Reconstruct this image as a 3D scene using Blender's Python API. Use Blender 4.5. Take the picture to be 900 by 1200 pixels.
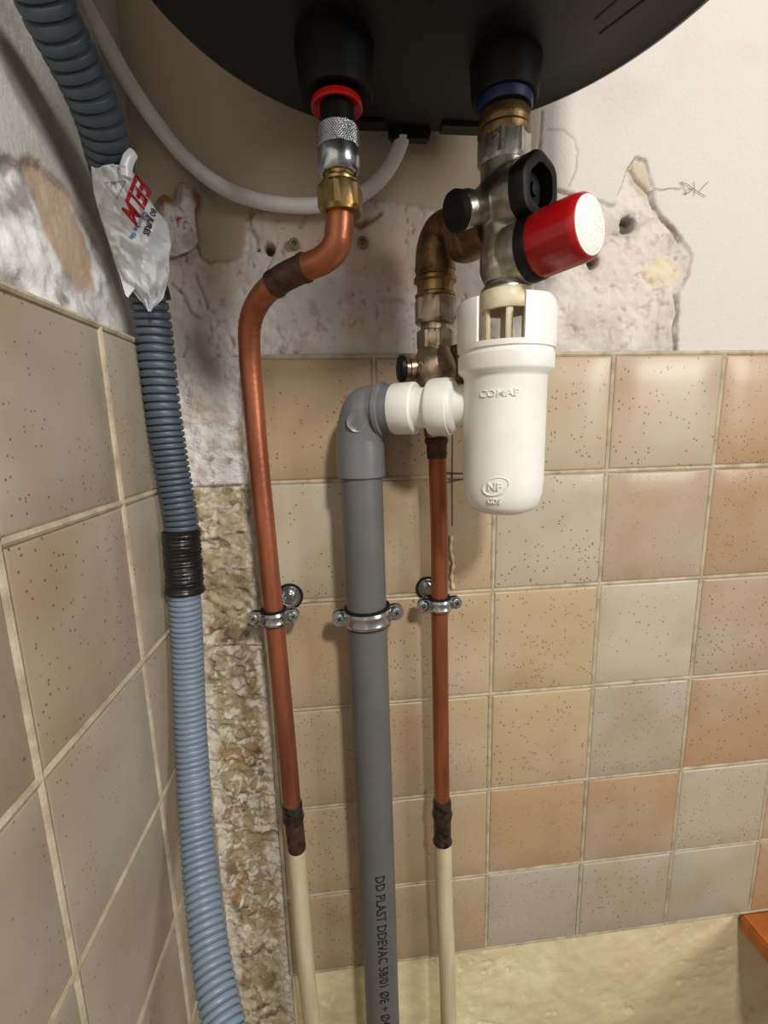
import bpy, bmesh, math, random
import numpy as np
from mathutils import Vector, Matrix
random.seed(7)
for o in list(bpy.data.objects): bpy.data.objects.remove(o)
SC = bpy.context.scene
COL = SC.collection
PI = math.pi

# ------------------------------------------------------------------ camera
CAM = np.array([-0.136245, -0.387174, -0.056921]); RX, RY, RZ, FPX = 1.387510, 0.0245497, -0.102616, 537.234
def rotm(rx, ry, rz):
    cx, sx, cy, sy, cz, sz = math.cos(rx), math.sin(rx), math.cos(ry), math.sin(ry), math.cos(rz), math.sin(rz)
    X = np.array([[1,0,0],[0,cx,-sx],[0,sx,cx]]); Y = np.array([[cy,0,sy],[0,1,0],[-sy,0,cy]]); Z = np.array([[cz,-sz,0],[sz,cz,0],[0,0,1]])
    return Z @ Y @ X
RM = rotm(RX, RY, RZ)
cd = bpy.data.cameras.new('camera'); cam = bpy.data.objects.new('camera', cd); COL.objects.link(cam)
cam.location = CAM; cam.rotation_euler = (RX, RY, RZ)
cd.sensor_fit = 'VERTICAL'; cd.sensor_height = 36; cd.sensor_width = 27; cd.lens = FPX / 1200 * 36; cd.clip_start = 0.01
SC.camera = cam
# ------------------------------------------------------------------ exposure, world, lights
SC.view_settings.view_transform = 'Standard'; SC.view_settings.look = 'None'; SC.view_settings.gamma = 1
SC.view_settings.use_curve_mapping = False; SC.view_settings.exposure = 0.0
wd = bpy.data.worlds.new('world'); SC.world = wd; wd.use_nodes = True
wd.node_tree.nodes['Background'].inputs[0].default_value = (1.0, 0.94, 0.86, 1); wd.node_tree.nodes['Background'].inputs[1].default_value = 0.20
def area(name, loc, target, size, power, color=(1, .95, .88), sy=None):
    l = bpy.data.lights.new(name, 'AREA'); l.energy = power; l.color = color; l.size = size
    if sy: l.shape = 'RECTANGLE'; l.size_y = sy
    o = bpy.data.objects.new(name, l); COL.objects.link(o); o.location = loc
    o.rotation_euler = (Vector(target) - Vector(loc)).to_track_quat('-Z', 'Y').to_euler(); return o
area('window_daylight', (1.25, -1.40, 0.36), (0, 0, -0.2), 0.42, 14, (1, .975, .95), 0.55)
area('ceiling_lamp_light', (0.13, -0.98, 0.56), (-0.05, 0, -0.2), 0.10, 9.5, (1, .955, .90))

# ------------------------------------------------------------------ measuring helpers (pixel of the photo -> point at a real depth)
def ray(px, py): return RM @ np.array([(px-450)/FPX, -(py-600)/FPX, -1.0])
def W(px, py, y):
    d = ray(px, py); return Vector(CAM + (y-CAM[1])/d[1]*d)
def WX(px, py, x):
    d = ray(px, py); return Vector(CAM + (x-CAM[0])/d[0]*d)
def proj(P):
    q = RM.T @ (np.array(P) - CAM); return 450 + FPX*q[0]/-q[2], 600 - FPX*q[1]/-q[2], -q[2]
def vz(py, x, y):
    a, b = -1.0, 0.5
    for _ in range(40):
        m = (a+b)/2
        if proj((x, y, m))[1] > py: a = m
        else: b = m
    return (a+b)/2
def pr(py, wpx, x, y):
    z = vz(py, x, y); return z, wpx/2*proj((x, y, z))[2]/FPX

# ------------------------------------------------------------------ materials
def lin(c): return tuple(((v/255)/12.92 if v/255 <= .04045 else ((v/255+.055)/1.055)**2.4) for v in c)
def mat(name, rgb, rough=.5, metal=0, var=None, vscale=40, bump=0, bscale=200, attr=None, coat=0, speck=False, objcol=False, sss=0, bdist=.001, spec=.5, streak=False):
    m = bpy.data.materials.new(name); m.use_nodes = True; nt = m.node_tree; N = nt.nodes; L = nt.links
    b = N['Principled BSDF']; b.inputs['Roughness'].default_value = rough; b.inputs['Metallic'].default_value = metal
    b.inputs['Coat Weight'].default_value = coat; b.inputs['Coat Roughness'].default_value = .12
    b.inputs['Specular IOR Level'].default_value = spec
    if sss: b.inputs['Subsurface Weight'].default_value = sss; b.inputs['Subsurface Scale'].default_value = .004
    tc = N.new('ShaderNodeTexCoord'); vec = tc.outputs['Object']
    if objcol:
        oi = N.new('ShaderNodeObjectInfo'); sc = N.new('ShaderNodeVectorMath'); sc.operation = 'MULTIPLY_ADD'
        L.new(oi.outputs['Random'], sc.inputs[0]); sc.inputs[1].default_value = (13, 7, 29); L.new(vec, sc.inputs[2]); vec = sc.outputs[0]
    if streak:
        mp = N.new('ShaderNodeMapping'); mp.inputs['Scale'].default_value = (1, 1, .12); L.new(vec, mp.inputs[0]); svec = mp.outputs[0]
    else: svec = vec
    src = None
    if attr:
        at = N.new('ShaderNodeAttribute'); at.attribute_name = attr; src = at.outputs['Color']
    elif objcol: src = oi.outputs['Color']
    else:
        r = N.new('ShaderNodeRGB'); r.outputs[0].default_value = (*lin(rgb), 1); src = r.outputs[0]
    def mix(a, bcol, fac, mode='MIX'):
        mx = N.new('ShaderNodeMix'); mx.data_type = 'RGBA'; mx.blend_type = mode
        L.new(fac, mx.inputs[0]) if not isinstance(fac, float) else setattr(mx.inputs[0], 'default_value', fac)
        L.new(a, mx.inputs[6])
        if isinstance(bcol, tuple): mx.inputs[7].default_value = (*bcol, 1)
        else: L.new(bcol, mx.inputs[7])
        return mx.outputs[2]
    def ramp(fac, a, b_, va=0, vb=1):
        mr = N.new('ShaderNodeMapRange'); L.new(fac, mr.inputs[0]); mr.inputs[1].default_value = a; mr.inputs[2].default_value = b_
        mr.inputs[3].default_value = va; mr.inputs[4].default_value = vb; return mr.outputs[0]
    def noise(v, s, det=4, ro=.55):
        n = N.new('ShaderNodeTexNoise'); n.inputs['Scale'].default_value = s; n.inputs['Detail'].default_value = det; n.inputs['Roughness'].default_value = ro; L.new(v, n.inputs['Vector']); return n.outputs['Fac']
    if var is not None:
        src = mix(src, lin(var), ramp(noise(svec, vscale), .42, .66))
    if speck:
        vo = N.new('ShaderNodeTexVoronoi'); vo.inputs['Scale'].default_value = 330; L.new(vec, vo.inputs['Vector'])
        vo2 = N.new('ShaderNodeTexVoronoi'); vo2.inputs['Scale'].default_value = 90; L.new(vec, vo2.inputs['Vector'])
        sep = N.new('ShaderNodeSeparateColor'); L.new(vo.outputs['Color'], sep.inputs[0])
        dens = ramp(noise(vec, 25, 2), .35, .65, .82, .55)
        gt = N.new('ShaderNodeMath'); gt.operation = 'GREATER_THAN'; L.new(sep.outputs[0], gt.inputs[0]); L.new(dens, gt.inputs[1])
        sz = ramp(sep.outputs[1], 0, 1, .10, .30)
        lt = N.new('ShaderNodeMath'); lt.operation = 'LESS_THAN'; L.new(vo.outputs['Distance'], lt.inputs[0]); L.new(sz, lt.inputs[1])
        mu = N.new('ShaderNodeMath'); mu.operation = 'MULTIPLY'; L.new(gt.outputs[0], mu.inputs[0]); L.new(lt.outputs[0], mu.inputs[1])
        m2 = N.new('ShaderNodeMath'); m2.operation = 'MULTIPLY'; L.new(mu.outputs[0], m2.inputs[0]); m2.inputs[1].default_value = .75
        cl = mix(src, lin((192, 184, 168)), ramp(noise(vec, 9, 3), .45, .75, 0, .5))
        cl = mix(cl, lin((156, 128, 98)), ramp(noise(vec, 13, 2), .48, .8, 0, .5))
        src = mix(cl, lin((92, 62, 48)), m2.outputs[0])
    L.new(src, b.inputs['Base Color'])
    if bump:
        bp = N.new('ShaderNodeBump'); bp.inputs['Strength'].default_value = bump; bp.inputs['Distance'].default_value = bdist
        L.new(noise(vec, bscale, 5, .6), bp.inputs['Height']); L.new(bp.outputs[0], b.inputs['Normal'])
    return m
M = dict(
    tile=mat('tile_glaze', (200,175,150), .3, objcol=True, speck=True, bump=.25, bscale=60, bdist=.0006, spec=.45),
    grout=mat('grout', (192,180,156), .9, var=(162,148,122), vscale=60, bump=.6, bscale=400),
    plaster=mat('plaster', (0,0,0), .85, attr='tint', bump=.5, bscale=350, bdist=.0012, spec=.25),
    leftplaster=mat('left_plaster', (0,0,0), .5, attr='tint', bump=.45, bscale=300, bdist=.0012, spec=.5),
    mortar=mat('mortar', (0,0,0), .9, attr='tint', bump=.9, bscale=450, bdist=.0015, spec=.25),
    copper=mat('copper', (180,108,76), .37, .6, var=(128,74,54), vscale=55, bump=.25, bscale=250, streak=True),
    coppero=mat('copper_orange', (172,100,62), .4, .6, var=(132,76,52), vscale=50, bump=.12, bscale=250, streak=True),
    burnt=mat('burnt_copper', (92,66,54), .5, .5, var=(52,40,36), vscale=120, bump=.5, bscale=300),
    solder=mat('solder', (86,72,66), .38, .7, var=(40,32,30), vscale=200, bump=.8, bscale=300),
    paint=mat('old_cream_paint', (212,202,170), .5, var=(188,170,132), vscale=60, bump=.4, bscale=250, streak=True),
    pvc=mat('grey_pvc', (99,99,97), .42, var=(93,94,93), vscale=30, bump=.08, bscale=400),
    pvcl=mat('grey_pvc_elbow', (108,110,112), .3, var=(101,104,106), vscale=25),
    white=mat('white_plastic', (236,237,232), .36, sss=.15, var=(228,227,218), vscale=25),
    cream=mat('cream_plastic', (226,216,190), .42, sss=.2, var=(205,186,140), vscale=50),
    black=mat('black_plastic', (9,9,11), .5, spec=.35),
    heater=mat('heater_black_plastic', (15,15,17), .45, bump=.12, spec=.45, bscale=500),
    boss=mat('boss_black', (7,7,9), .6, spec=.3), dark=mat('recess_black', (8,8,8), .7),
    tankw=mat('tank_white', (230,230,228), .4),
    rubber=mat('black_rubber', (11,11,12), .7, spec=.3),
    redp=mat('red_plastic', (160,12,16), .3, bump=.04, bscale=120),
    redr=mat('red_ring_plastic', (205,22,20), .4),
    bluer=mat('blue_ring_plastic', (14,28,74), .5),
    zinc=mat('zinc', (205,208,212), .24, 1, var=(170,172,176), vscale=100, bump=.1, bscale=300),
    clip=mat('zinc_clip', (205,210,212), .25, 1, bump=.15, bscale=200),
    chrome=mat('nickel_body', (196,194,184), .33, .95, var=(140,134,118), vscale=60, bump=.3, bscale=220, bdist=.0006),
    brass=mat('brass', (182,154,104), .3, .9, var=(146,116,70), vscale=80, bump=.08, bscale=300),
    brassd=mat('aged_brass', (140,112,76), .4, .8, var=(92,70,46), vscale=90, bump=.4, bscale=300),
    brassm=mat('mid_brass', (160,130,84), .34, .85, var=(120,92,56), vscale=90, bump=.2, bscale=300), nickel=mat('dull_nickel', (176,160,138), .32, .9, var=(128,108,84), vscale=80, bump=.3, bscale=250),
    cable=mat('white_cable', (236,234,234), .4, var=(218,214,214), vscale=40),
    conduitd=mat('dark_grey_conduit', (72,82,92), .45, bump=.1, bscale=300),
    conduitl=mat('blue_grey_conduit', (122,137,152), .4, bump=.1, bscale=300),
    tape=mat('black_tape', (22,21,22), .3, bump=.5, bscale=150),
    bag=mat('plastic_bag', (226,228,232), .24, bump=.35, bscale=90, bdist=.002, sss=.1),
    scrap=mat('stained_plastic', (0,0,0), .4, attr='tint', bump=.4, bscale=150, bdist=.002),
    inkr=mat('red_ink', (178,22,26), .35), inkb=mat('black_ink', (25,24,30), .5), inkc=mat('blue_ink', (70,110,160), .5), inkg=mat('grey_ink', (160,164,170), .5),
    pencil=mat('pencil_grey', (100,98,100), .7), plugl=mat('faint_ring', (176,166,150), .7), plug=mat('wall_plug_grey', (128,120,110), .6),
    wood=mat('varnished_wood', (190,108,44), .32, var=(146,74,24), vscale=25, streak=True),
    room=mat('room_wall_paint', (205,196,180), .8), floorm=mat('floor_tiles_brown', (140,120,100), .6), ceil=mat('ceiling_paint', (225,220,210), .8),
    caulk=mat('caulk', (216,200,160), .6, bump=.5, bscale=200), glass=mat('milky_pane', (235,238,240), .3),
)
# ------------------------------------------------------------------ object helpers
def link(name, me, parent=None):
    o = bpy.data.objects.new(name, me); COL.objects.link(o)
    if parent: o.parent = parent
    return o
def obj(name, bm, m, parent=None, smooth=True, ang=38, label=None):
    me = bpy.data.meshes.new(name); bmesh.ops.recalc_face_normals(bm, faces=bm.faces); bm.to_mesh(me); bm.free()
    me.materials.append(M[m] if isinstance(m, str) else m)
    if smooth:
        for p in me.polygons: p.use_smooth = True
        try: me.set_sharp_from_angle(angle=math.radians(ang))
        except Exception: pass
    o = link(name, me)
    if parent:
        o.parent = parent; o.matrix_parent_inverse = Matrix.Translation(-parent.location)
    if label: o['label'] = label
    return o
def tag(o, label, cat, group=None):
    o['label'] = label; o['category'] = cat
    if group: o['group'] = group
    return o
def thing(name, loc, label, cat, group=None):
    o = bpy.data.objects.new(name, None); o.empty_display_size = .02; COL.objects.link(o); o.location = loc
    return tag(o, label, cat, group)
def frame(ax):
    ax = Vector(ax).normalized(); u = ax.orthogonal().normalized(); 
    if abs(ax.z) > .9: u = (Vector((1,0,0)) - ax*ax.x).normalized()
    return ax, u, ax.cross(u)
def lathe(bm, prof, org, ax=(0,0,1), seg=48, a0=0, caps=True, rf=None):
    ax, u, v = frame(ax); org = Vector(org); rings = []
    for t, r in prof:
        ring = []
        for i in range(seg):
            a = a0 + 2*PI*i/seg; rr = r if rf is None else rf(t, r, a)
            ring.append(bm.verts.new(org + ax*t + (u*math.cos(a) + v*math.sin(a))*rr))
        rings.append(ring)
    for A, B in zip(rings, rings[1:]):
        for i in range(seg): bm.faces.new((A[i], A[(i+1)%seg], B[(i+1)%seg], B[i]))
    if caps: bm.faces.new(rings[0]); bm.faces.new(rings[-1])
    return bm
def tubeprof(ri, prof):   # closed hollow profile: outer list then back down the inner radius
    return prof
def hexnut(bm, t0, t1, r, org, ax=(0,0,1), a0=0, ch=.12, n=6):
    # r = across-corner radius; chamfered ends
    h = t1-t0; c = abs(h)*ch*(1 if h > 0 else -1)
    ax_, u, v = frame(ax); org = Vector(org); S = 8*n; rings = []
    ap = r*math.cos(PI/n)
    def hr(a):
        k = (a) % (2*PI/n) - PI/n
        return ap/math.cos(k)
    for t, lim in ((t0, ap*.98), (t0+c, 9), (t1-c, 9), (t1, ap*.98)):
        ring = []
        for i in range(S):
            a = 2*PI*i/S; rr = min(hr(a), lim); ring.append(bm.verts.new(org + ax_*t + (u*math.cos(a+a0) + v*math.sin(a+a0))*rr))
        rings.append(ring)
    for A, B in zip(rings, rings[1:]):
        for i in range(S): bm.faces.new((A[i], A[(i+1)%S], B[(i+1)%S], B[i]))
    bm.faces.new(rings[0]); bm.faces.new(rings[-1]); return bm
def catmull(pts, step):
    P = [Vector(p) for p in pts]; P = [P[0]*2-P[1]] + P + [P[-1]*2-P[-2]]; out = []
    for i in range(1, len(P)-2):
        n = max(2, int((P[i+1]-P[i]).length/step))
        for k in range(n):
            t = k/n; a, b, c, d = P[i-1], P[i], P[i+1], P[i+2]
            out.append(.5*((2*b) + (c-a)*t + (2*a-5*b+4*c-d)*t*t + (3*b-a-3*c+d)*t**3))
    out.append(P[-2]); return out
def tube(bm, pts, rad, seg=24, caps=True, flat=1.0):
    n = len(pts); tan = []
    for i in range(n): tan.append((pts[min(i+1, n-1)]-pts[max(i-1, 0)]).normalized())
    u = tan[0].orthogonal().normalized(); rings = []; s = 0
    for i in range(n):
        if i: s += (pts[i]-pts[i-1]).length
        u = (u - tan[i]*u.dot(tan[i])).normalized(); v = tan[i].cross(u)
        r = rad(s) if callable(rad) else rad
        rings.append([bm.verts.new(pts[i] + (u*math.cos(2*PI*k/seg) + v*math.sin(2*PI*k/seg)*flat)*r) for k in range(seg)])
    for A, B in zip(rings, rings[1:]):
        for i in range(seg): bm.faces.new((A[i], A[(i+1)%seg], B[(i+1)%seg], B[i]))
    if caps: bm.faces.new(rings[0]); bm.faces.new(rings[-1])
    return bm
def box(bm, c, s, R=None, bev=0):
    g = bmesh.ops.create_cube(bm, size=1); vs = g['verts']
    mt = Matrix.Translation(Vector(c)) @ (R.to_4x4() if R else Matrix()) @ Matrix.Diagonal((*s, 1))
    bmesh.ops.transform(bm, matrix=mt, verts=vs)
    if bev:
        es = list({e for v in vs for e in v.link_edges}); bmesh.ops.bevel(bm, geom=es, offset=bev, segments=2, affect='EDGES')
    return bm
def BM(): return bmesh.new()
def text_obj(txt, size, fn, m, parent, depth=.00015, name='lettering', sx=1.0, thick=0.0, sub=None):
    """flat text; fn(u, v) -> (point, normal); u runs along the reading direction, v up, origin at the text's left base"""
    cu = bpy.data.curves.new('t', 'FONT'); cu.body = txt; cu.size = size; cu.offset = thick; cu.resolution_u = 2
    to = bpy.data.objects.new('t', cu); COL.objects.link(to); dg = bpy.context.evaluated_depsgraph_get(); dg.update()
    me = bpy.data.meshes.new_from_object(to.evaluated_get(dg)); bpy.data.objects.remove(to)
    bm = BM(); bm.from_mesh(me); xs_ = [v.co.x for v in bm.verts]; ys_ = [v.co.y for v in bm.verts]
    for ax_, lo_, hi_ in ((0, min(xs_), max(xs_)), (1, min(ys_), max(ys_))):
        k = lo_ + size*.13
        while k < hi_:
            pc_ = [0, 0, 0]; pn_ = [0, 0, 0]; pc_[ax_] = k; pn_[ax_] = 1
            bmesh.ops.bisect_plane(bm, geom=list(bm.verts)+list(bm.edges)+list(bm.faces), plane_co=pc_, plane_no=pn_); k += size*.13
    bmesh.ops.triangulate(bm, faces=bm.faces)
    g = bmesh.ops.extrude_face_region(bm, geom=list(bm.faces)); top = {v for v in g['geom'] if isinstance(v, bmesh.types.BMVert)}
    for v in bm.verts:
        p, nrm = fn(v.co.x*sx, v.co.y); v.co = p + nrm*(depth if v in top else -.0002)
    return obj(name, bm, m, parent, smooth=False)
# ------------------------------------------------------------------ numpy noise
def vnoise(x, y, seed):
    rng = np.random.RandomState(seed); T = rng.rand(256, 256)
    xi = np.floor(x).astype(int); yi = np.floor(y).astype(int); fx = x-xi; fy = y-yi
    fx = fx*fx*(3-2*fx); fy = fy*fy*(3-2*fy)
    g = lambda a, b: T[a & 255, b & 255]
    return (g(xi, yi)*(1-fx)+g(xi+1, yi)*fx)*(1-fy) + (g(xi, yi+1)*(1-fx)+g(xi+1, yi+1)*fx)*fy
def fbm(x, y, s, seed, oct=4, gain=.5):
    a = 1; t = 0; n = 0
    for k in range(oct):
        t = t + a*vnoise(x*s*2**k + 17.3*k, y*s*2**k - 9.1*k, seed+k); n += a; a *= gain
    return t/n
def ridge(x, y, s, seed, oct=3):
    a = 1; t = 0; n = 0
    for k in range(oct):
        t = t + a*(1-np.abs(2*vnoise(x*s*2**k, y*s*2**k, seed+k)-1)); n += a; a *= .5
    return t/n
def inpoly(x, y, poly):
    r = np.zeros(x.shape, bool); n = len(poly)
    for i in range(n):
        x0, y0 = poly[i]; x1, y1 = poly[(i+1) % n]
        if y0 == y1: continue
        c = ((y0 > y) != (y1 > y)) & (x < (x1-x0)*(y-y0)/(y1-y0)+x0); r ^= c
    return r
def sstep(a, b, x):
    t = np.clip((x-a)/(b-a), 0, 1); return t*t*(3-2*t)
def blur(a, n=1):
    a = a.astype(float)
    for _ in range(n):
        p = np.pad(a, 1, mode='edge'); a = (p[:-2,1:-1]+p[2:,1:-1]+p[1:-1,:-2]+p[1:-1,2:]+4*p[1:-1,1:-1])/8
    return a
def segdist(x, z, pts):
    d = np.full(x.shape, 9.0)
    for (x0, z0), (x1, z1) in zip(pts, pts[1:]):
        L2 = (x1-x0)**2+(z1-z0)**2+1e-12; t = np.clip(((x-x0)*(x1-x0)+(z-z0)*(z1-z0))/L2, 0, 1)
        d = np.minimum(d, np.hypot(x-x0-t*(x1-x0), z-z0-t*(z1-z0)))
    return d
def sheet(name, U, V, P, color, m, parent=None, keep=None):
    """grid mesh; P (nv,nu,3); color (nv,nu,3) linear; keep mask drops quads"""
    nv, nu = U.shape; me = bpy.data.meshes.new(name)
    idx = np.arange(nu*nv).reshape(nv, nu)
    q = np.stack([idx[:-1,:-1], idx[:-1,1:], idx[1:,1:], idx[1:,:-1]], -1).reshape(-1, 4)
    if keep is not None:
        k = (keep[:-1,:-1] & keep[:-1,1:] & keep[1:,1:] & keep[1:,:-1]).reshape(-1); q = q[k]
    me.vertices.add(nu*nv); me.vertices.foreach_set('co', P.reshape(-1).astype(np.float32))
    me.loops.add(q.size); me.loops.foreach_set('vertex_index', q.reshape(-1).astype(np.int32))
    me.polygons.add(len(q)); me.polygons.foreach_set('loop_start', (np.arange(len(q))*4).astype(np.int32)); me.update(calc_edges=True)
    me.polygons.foreach_set('use_smooth', np.ones(len(q), bool))
    ca = me.color_attributes.new('tint', 'FLOAT_COLOR', 'POINT'); c4 = np.concatenate([color, np.ones(color.shape[:2]+(1,))], -1)
    ca.data.foreach_set('color', c4.reshape(-1).astype(np.float32))
    if keep is not None:
        bm = BM(); bm.from_mesh(me); bmesh.ops.delete(bm, geom=[v for v in bm.verts if not v.link_faces], context='VERTS'); bm.to_mesh(me); bm.free()
    me.materials.append(M[m]); o = link(name, me)
    if parent: o.parent = parent
    return o
def C3(c): return np.array(lin(c))
def lerp(a, b, t): return a*(1-t[..., None]) + b*t[..., None]

# ================================================================== SETTING
PZ = 0.0; ZR = [0, -.1005, -.2065, -.311, -.4155, -.5165, -.612]; TP = .103
XL = -.206; XC = -.2705            # left edge of back tiles; corner
def pw(px, py, y=.003): p = W(px, py, y); return (p.x, p.z)
def pws(l, y=.003): return [pw(a, b, y) for a, b in l]

back = BM(); box(back, (.55, .034, -.1), (1.75, .02, 2.4)); wall_back = obj('wall_back', back, 'room', smooth=False); wall_back['kind'] = 'structure'
wall_back['label'] = 'stripped and half tiled wall behind the pipes'
# upper plaster -----------------------------------------------------
st = .0012; xs = np.arange(-.279, .56, st); zs = np.arange(-.0006, .46, st); X, Z = np.meshgrid(xs, zs)
wx = X + (fbm(X, Z, 60, 3)-.5)*.006; wz = Z + (fbm(X, Z, 60, 9)-.5)*.006
rough_poly = pws([(60,330),(140,292),(196,292),(214,300),(230,288),(236,302),(248,309),(266,308),(284,300),(291,282),(288,258),(300,247),(322,243),(345,240),(400,238),(430,232),(480,240),(540,248),(590,225),(640,216),(672,224),(700,236),(722,240),(728,222),(735,200),(745,186),(757,190),(764,215),(772,250),(795,270),(812,302),(807,325),(796,345),(794,380),(793,440),(60,440)])
inr = inpoly(wx, wz, rough_poly); r1 = blur(inr, 1)
n1 = fbm(X, Z, 40, 21, 5); n2 = fbm(X, Z, 140, 31, 4); rd = ridge(X+.012*n1, Z+.012*n2, 55, 41, 4)
leftness = sstep(.0, 1, (-.14-X)/.06)                        # heavier relief on the left and on the right patch
rightness = sstep(-.02, .03, X)
amp = .25 + .9*np.maximum(leftness, .75*rightness)
dig = -.0022*r1 + r1*amp*((n1-.5)*.004 + (n2-.5)*.003 - .0022*sstep(.80, .93, rd))
smoothw = (1-r1)*((fbm(X, Z, 12, 51)-.5)*.0012)
Y = .0035 - (dig + smoothw)
paint = lerp(np.broadcast_to(C3((210,204,197)), X.shape+(3,)), C3((202,194,184)), sstep(.45, .7, fbm(X, Z, 9, 61)))
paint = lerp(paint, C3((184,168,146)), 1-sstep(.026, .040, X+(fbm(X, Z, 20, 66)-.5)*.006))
paint = lerp(paint, C3((196,172,132)), .55*sstep(.55, .75, fbm(X*1, Z*.6, 30, 64))*np.exp(-(((X-pw(780,185)[0])/.03)**2+((Z-pw(780,180)[1])/.04)**2)))
white = lerp(np.broadcast_to(C3((206,199,191)), X.shape+(3,)), C3((182,171,161)), sstep(.45, .65, n1))
white = lerp(white, C3((150,130,112)), .7*sstep(.62, .75, n2)*sstep(.4, .6, fbm(X, Z, 18, 71)))
def blob(c, px, py, rx, ry, s, seed, k=1.0, sc=50):
    x, z = pw(px, py); d = np.hypot((X-x)/(rx/1390), (Z-z)/(ry/1390)) + (fbm(X, Z, sc, seed)-.5)*1.6
    return k*(1-sstep(1-s, 1, d))
col = white
for c, px, py, rx, ry, k in [((194,158,126),400,275,75,38,.85),((196,164,138),330,270,40,35,.8),((188,156,128),490,300,60,45,.8),((196,160,120),520,350,35,25,.4),((172,132,80),262,322,32,24,.9),
                              ((196,164,136),205,320,22,26,.9),((200,176,156),230,400,26,30,.7),((186,160,140),262,500,34,24,.7),((216,196,156),780,318,38,14,.95),((204,184,160),420,380,24,16,.5),
                              ((206,190,170),720,300,40,30,.5),((160,140,112),560,395,40,14,.6)]:
    col = lerp(col, C3(c), blob(c, px, py, rx, ry, .35, int(px), k))
col = lerp(col, C3((150,136,118)), .6*sstep(.84, .95, rd)*amp)
col = lerp(col, C3((222,216,209)), .35+.25*leftness)
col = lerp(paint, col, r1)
# tan paper shelf at the top of the right hole
pp = inpoly(wx, wz, pws([(738,200),(746,188),(758,192),(764,216),(765,234),(752,226),(742,214)])); col = lerp(col, C3((196,182,160)), blur(pp, 1)*.9); Y = Y - blur(pp, 1)*.0012
edge = np.clip(blur(inr, 1)*(1-blur(inr, 1))*4, 0, 1)
col = lerp(col, C3((120,96,68)), edge*.75*sstep(.35, .55, fbm(X, Z, 25, 81)))
ck = ridge(X+.014*n1, Z+.014*n2, 95, 401, 3); cm = sstep(.86, .94, ck)*r1*sstep(.42, .56, fbm(X, Z, 26, 405)); col = lerp(col, C3((150,136,124)), cm*.55); Y = Y + cm*.0016
# cracks and holes
for pts, w, d, k in [([(636,130),(634,160),(632,205),(640,216),(655,222),(680,230)], .0009, .0015, .8), ([(545,246),(565,247),(590,250)], .0012, .0015, .8),
                     ([(296,243),(292,262),(300,280),(302,292)], .0009, .001, .6), ([(642,152),(660,152),(674,163),(678,178),(675,200),(668,218)], .0007, .0006, .5),
                     ([(740,198),(748,212),(762,226),(768,242),(778,256),(790,268),(798,282)], .0011, .002, .8), ([(793,345),(796,365),(791,385),(794,412)], .0011, .002, .7),
                     ([(200,330),(215,345),(222,365),(232,372)], .001, .0016, .5), ([(228,320),(236,340),(243,360)], .001, .0016, .5), ([(425,262),(438,254),(446,248)], .0016, .002, .9), ([(412,258),(424,262),(430,256)], .0022, .002, .9)]:
    pz = pws(pts); dd = segdist(X+(n2-.5)*.003, Z+(n1-.5)*.003, pz); g = np.exp(-(dd/w)**2); Y = Y + d*g; col = lerp(col, C3((118,92,66)), g*k)
for px, py, rr, dp in [(738,262,8.5,.012), (697,306,6.5,.010), (315,290,5.5,.012), (303,292,1.6,.004), (425,286,3.0,.008)]:
    x, z = pw(px, py); d = np.hypot(X-x, Z-z)+(n2-.5)*.0016; g = 1-sstep(rr/1390*.7, rr/1390*1.25, d); Y = Y + dp*g; col = lerp(col, C3((66,54,46)), g*.85)
    g2 = np.exp(-(np.maximum(d-rr/1390, 0)/.005)**2)*.35*(rr > 6); col = lerp(col, C3((150,130,112)), g2*(1-g))
Y = np.minimum(Y, .0165)
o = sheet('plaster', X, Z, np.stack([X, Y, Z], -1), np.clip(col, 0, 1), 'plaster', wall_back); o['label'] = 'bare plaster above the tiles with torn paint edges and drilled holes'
# mortar strip in the corner -----------------------------------------
xs = np.arange(-.279, XL+.0045, .0012); zs = np.arange(-.82, .0012, .0012); X, Z = np.meshgrid(xs, zs)
n1 = fbm(X, Z, 45, 121, 5); n2 = fbm(X, Z, 150, 131, 4); rd = ridge(X+.02*n1, Z+.02*n2, 38, 141, 4); r2 = ridge(X-.01*n2, Z*1.6+.012*n1, 75, 151, 3)
low = sstep(-.1035, -.1000, -(Z+(n2-.5)*.001)*1 - .2035 + .1)  # placeholder, overwritten below
low = 1 - sstep(-.1045, -.1015, Z+(n2-.5)*.0012)
Y = .004 - (n1-.5)*.009 - (n2-.5)*.006*(.6+.4*low) - low*.003*sstep(.7, .95, r2) + .0035*low
Y = Y + .003*np.exp(-((Z+.1025)/.0012)**2) + .006*np.exp(-((Z+.446+.06*(X+.22))/.0022)**2)*sstep(-.235, -.228, X)
white = lerp(np.broadcast_to(C3((230,226,220)), X.shape+(3,)), C3((200,188,174)), sstep(.5, .7, n1)); white = lerp(white, C3((120,104,84)), .8*sstep(.6, .72, n2)*sstep(-.04, -.09, Z)*sstep(.42, .6, fbm(X, Z, 30, 171)))
ochre = lerp(np.broadcast_to(C3((168,150,118)), X.shape+(3,)), C3((134,114,84)), sstep(.42, .62, n1)); ochre = lerp(ochre, C3((162,124,80)), .6*sstep(.6, .7, fbm(X, Z, 28, 181)))
pale = sstep(-.36, -.12, Z)*.75 + sstep(-.50, -.60, Z)*.75
ochre = lerp(ochre, C3((206,192,160)), pale*sstep(.40, .62, fbm(X, Z, 42, 191)))
rf = ridge(X+.01*n1, Z*1.3+.014*n2, 120, 161, 3); ochre = lerp(ochre, C3((222,214,196)), .9*sstep(.68, .84, rf)*sstep(.36, .52, fbm(X, Z, 16, 165)))
ochre = lerp(ochre, C3((216,208,192)), .9*sstep(.74, .88, rd)*sstep(.42, .56, fbm(X, Z, 18, 167))); ochre = lerp(ochre, C3((218,212,196)), .6*sstep(.82, .93, r2)*sstep(.42, .55, n1))
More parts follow.
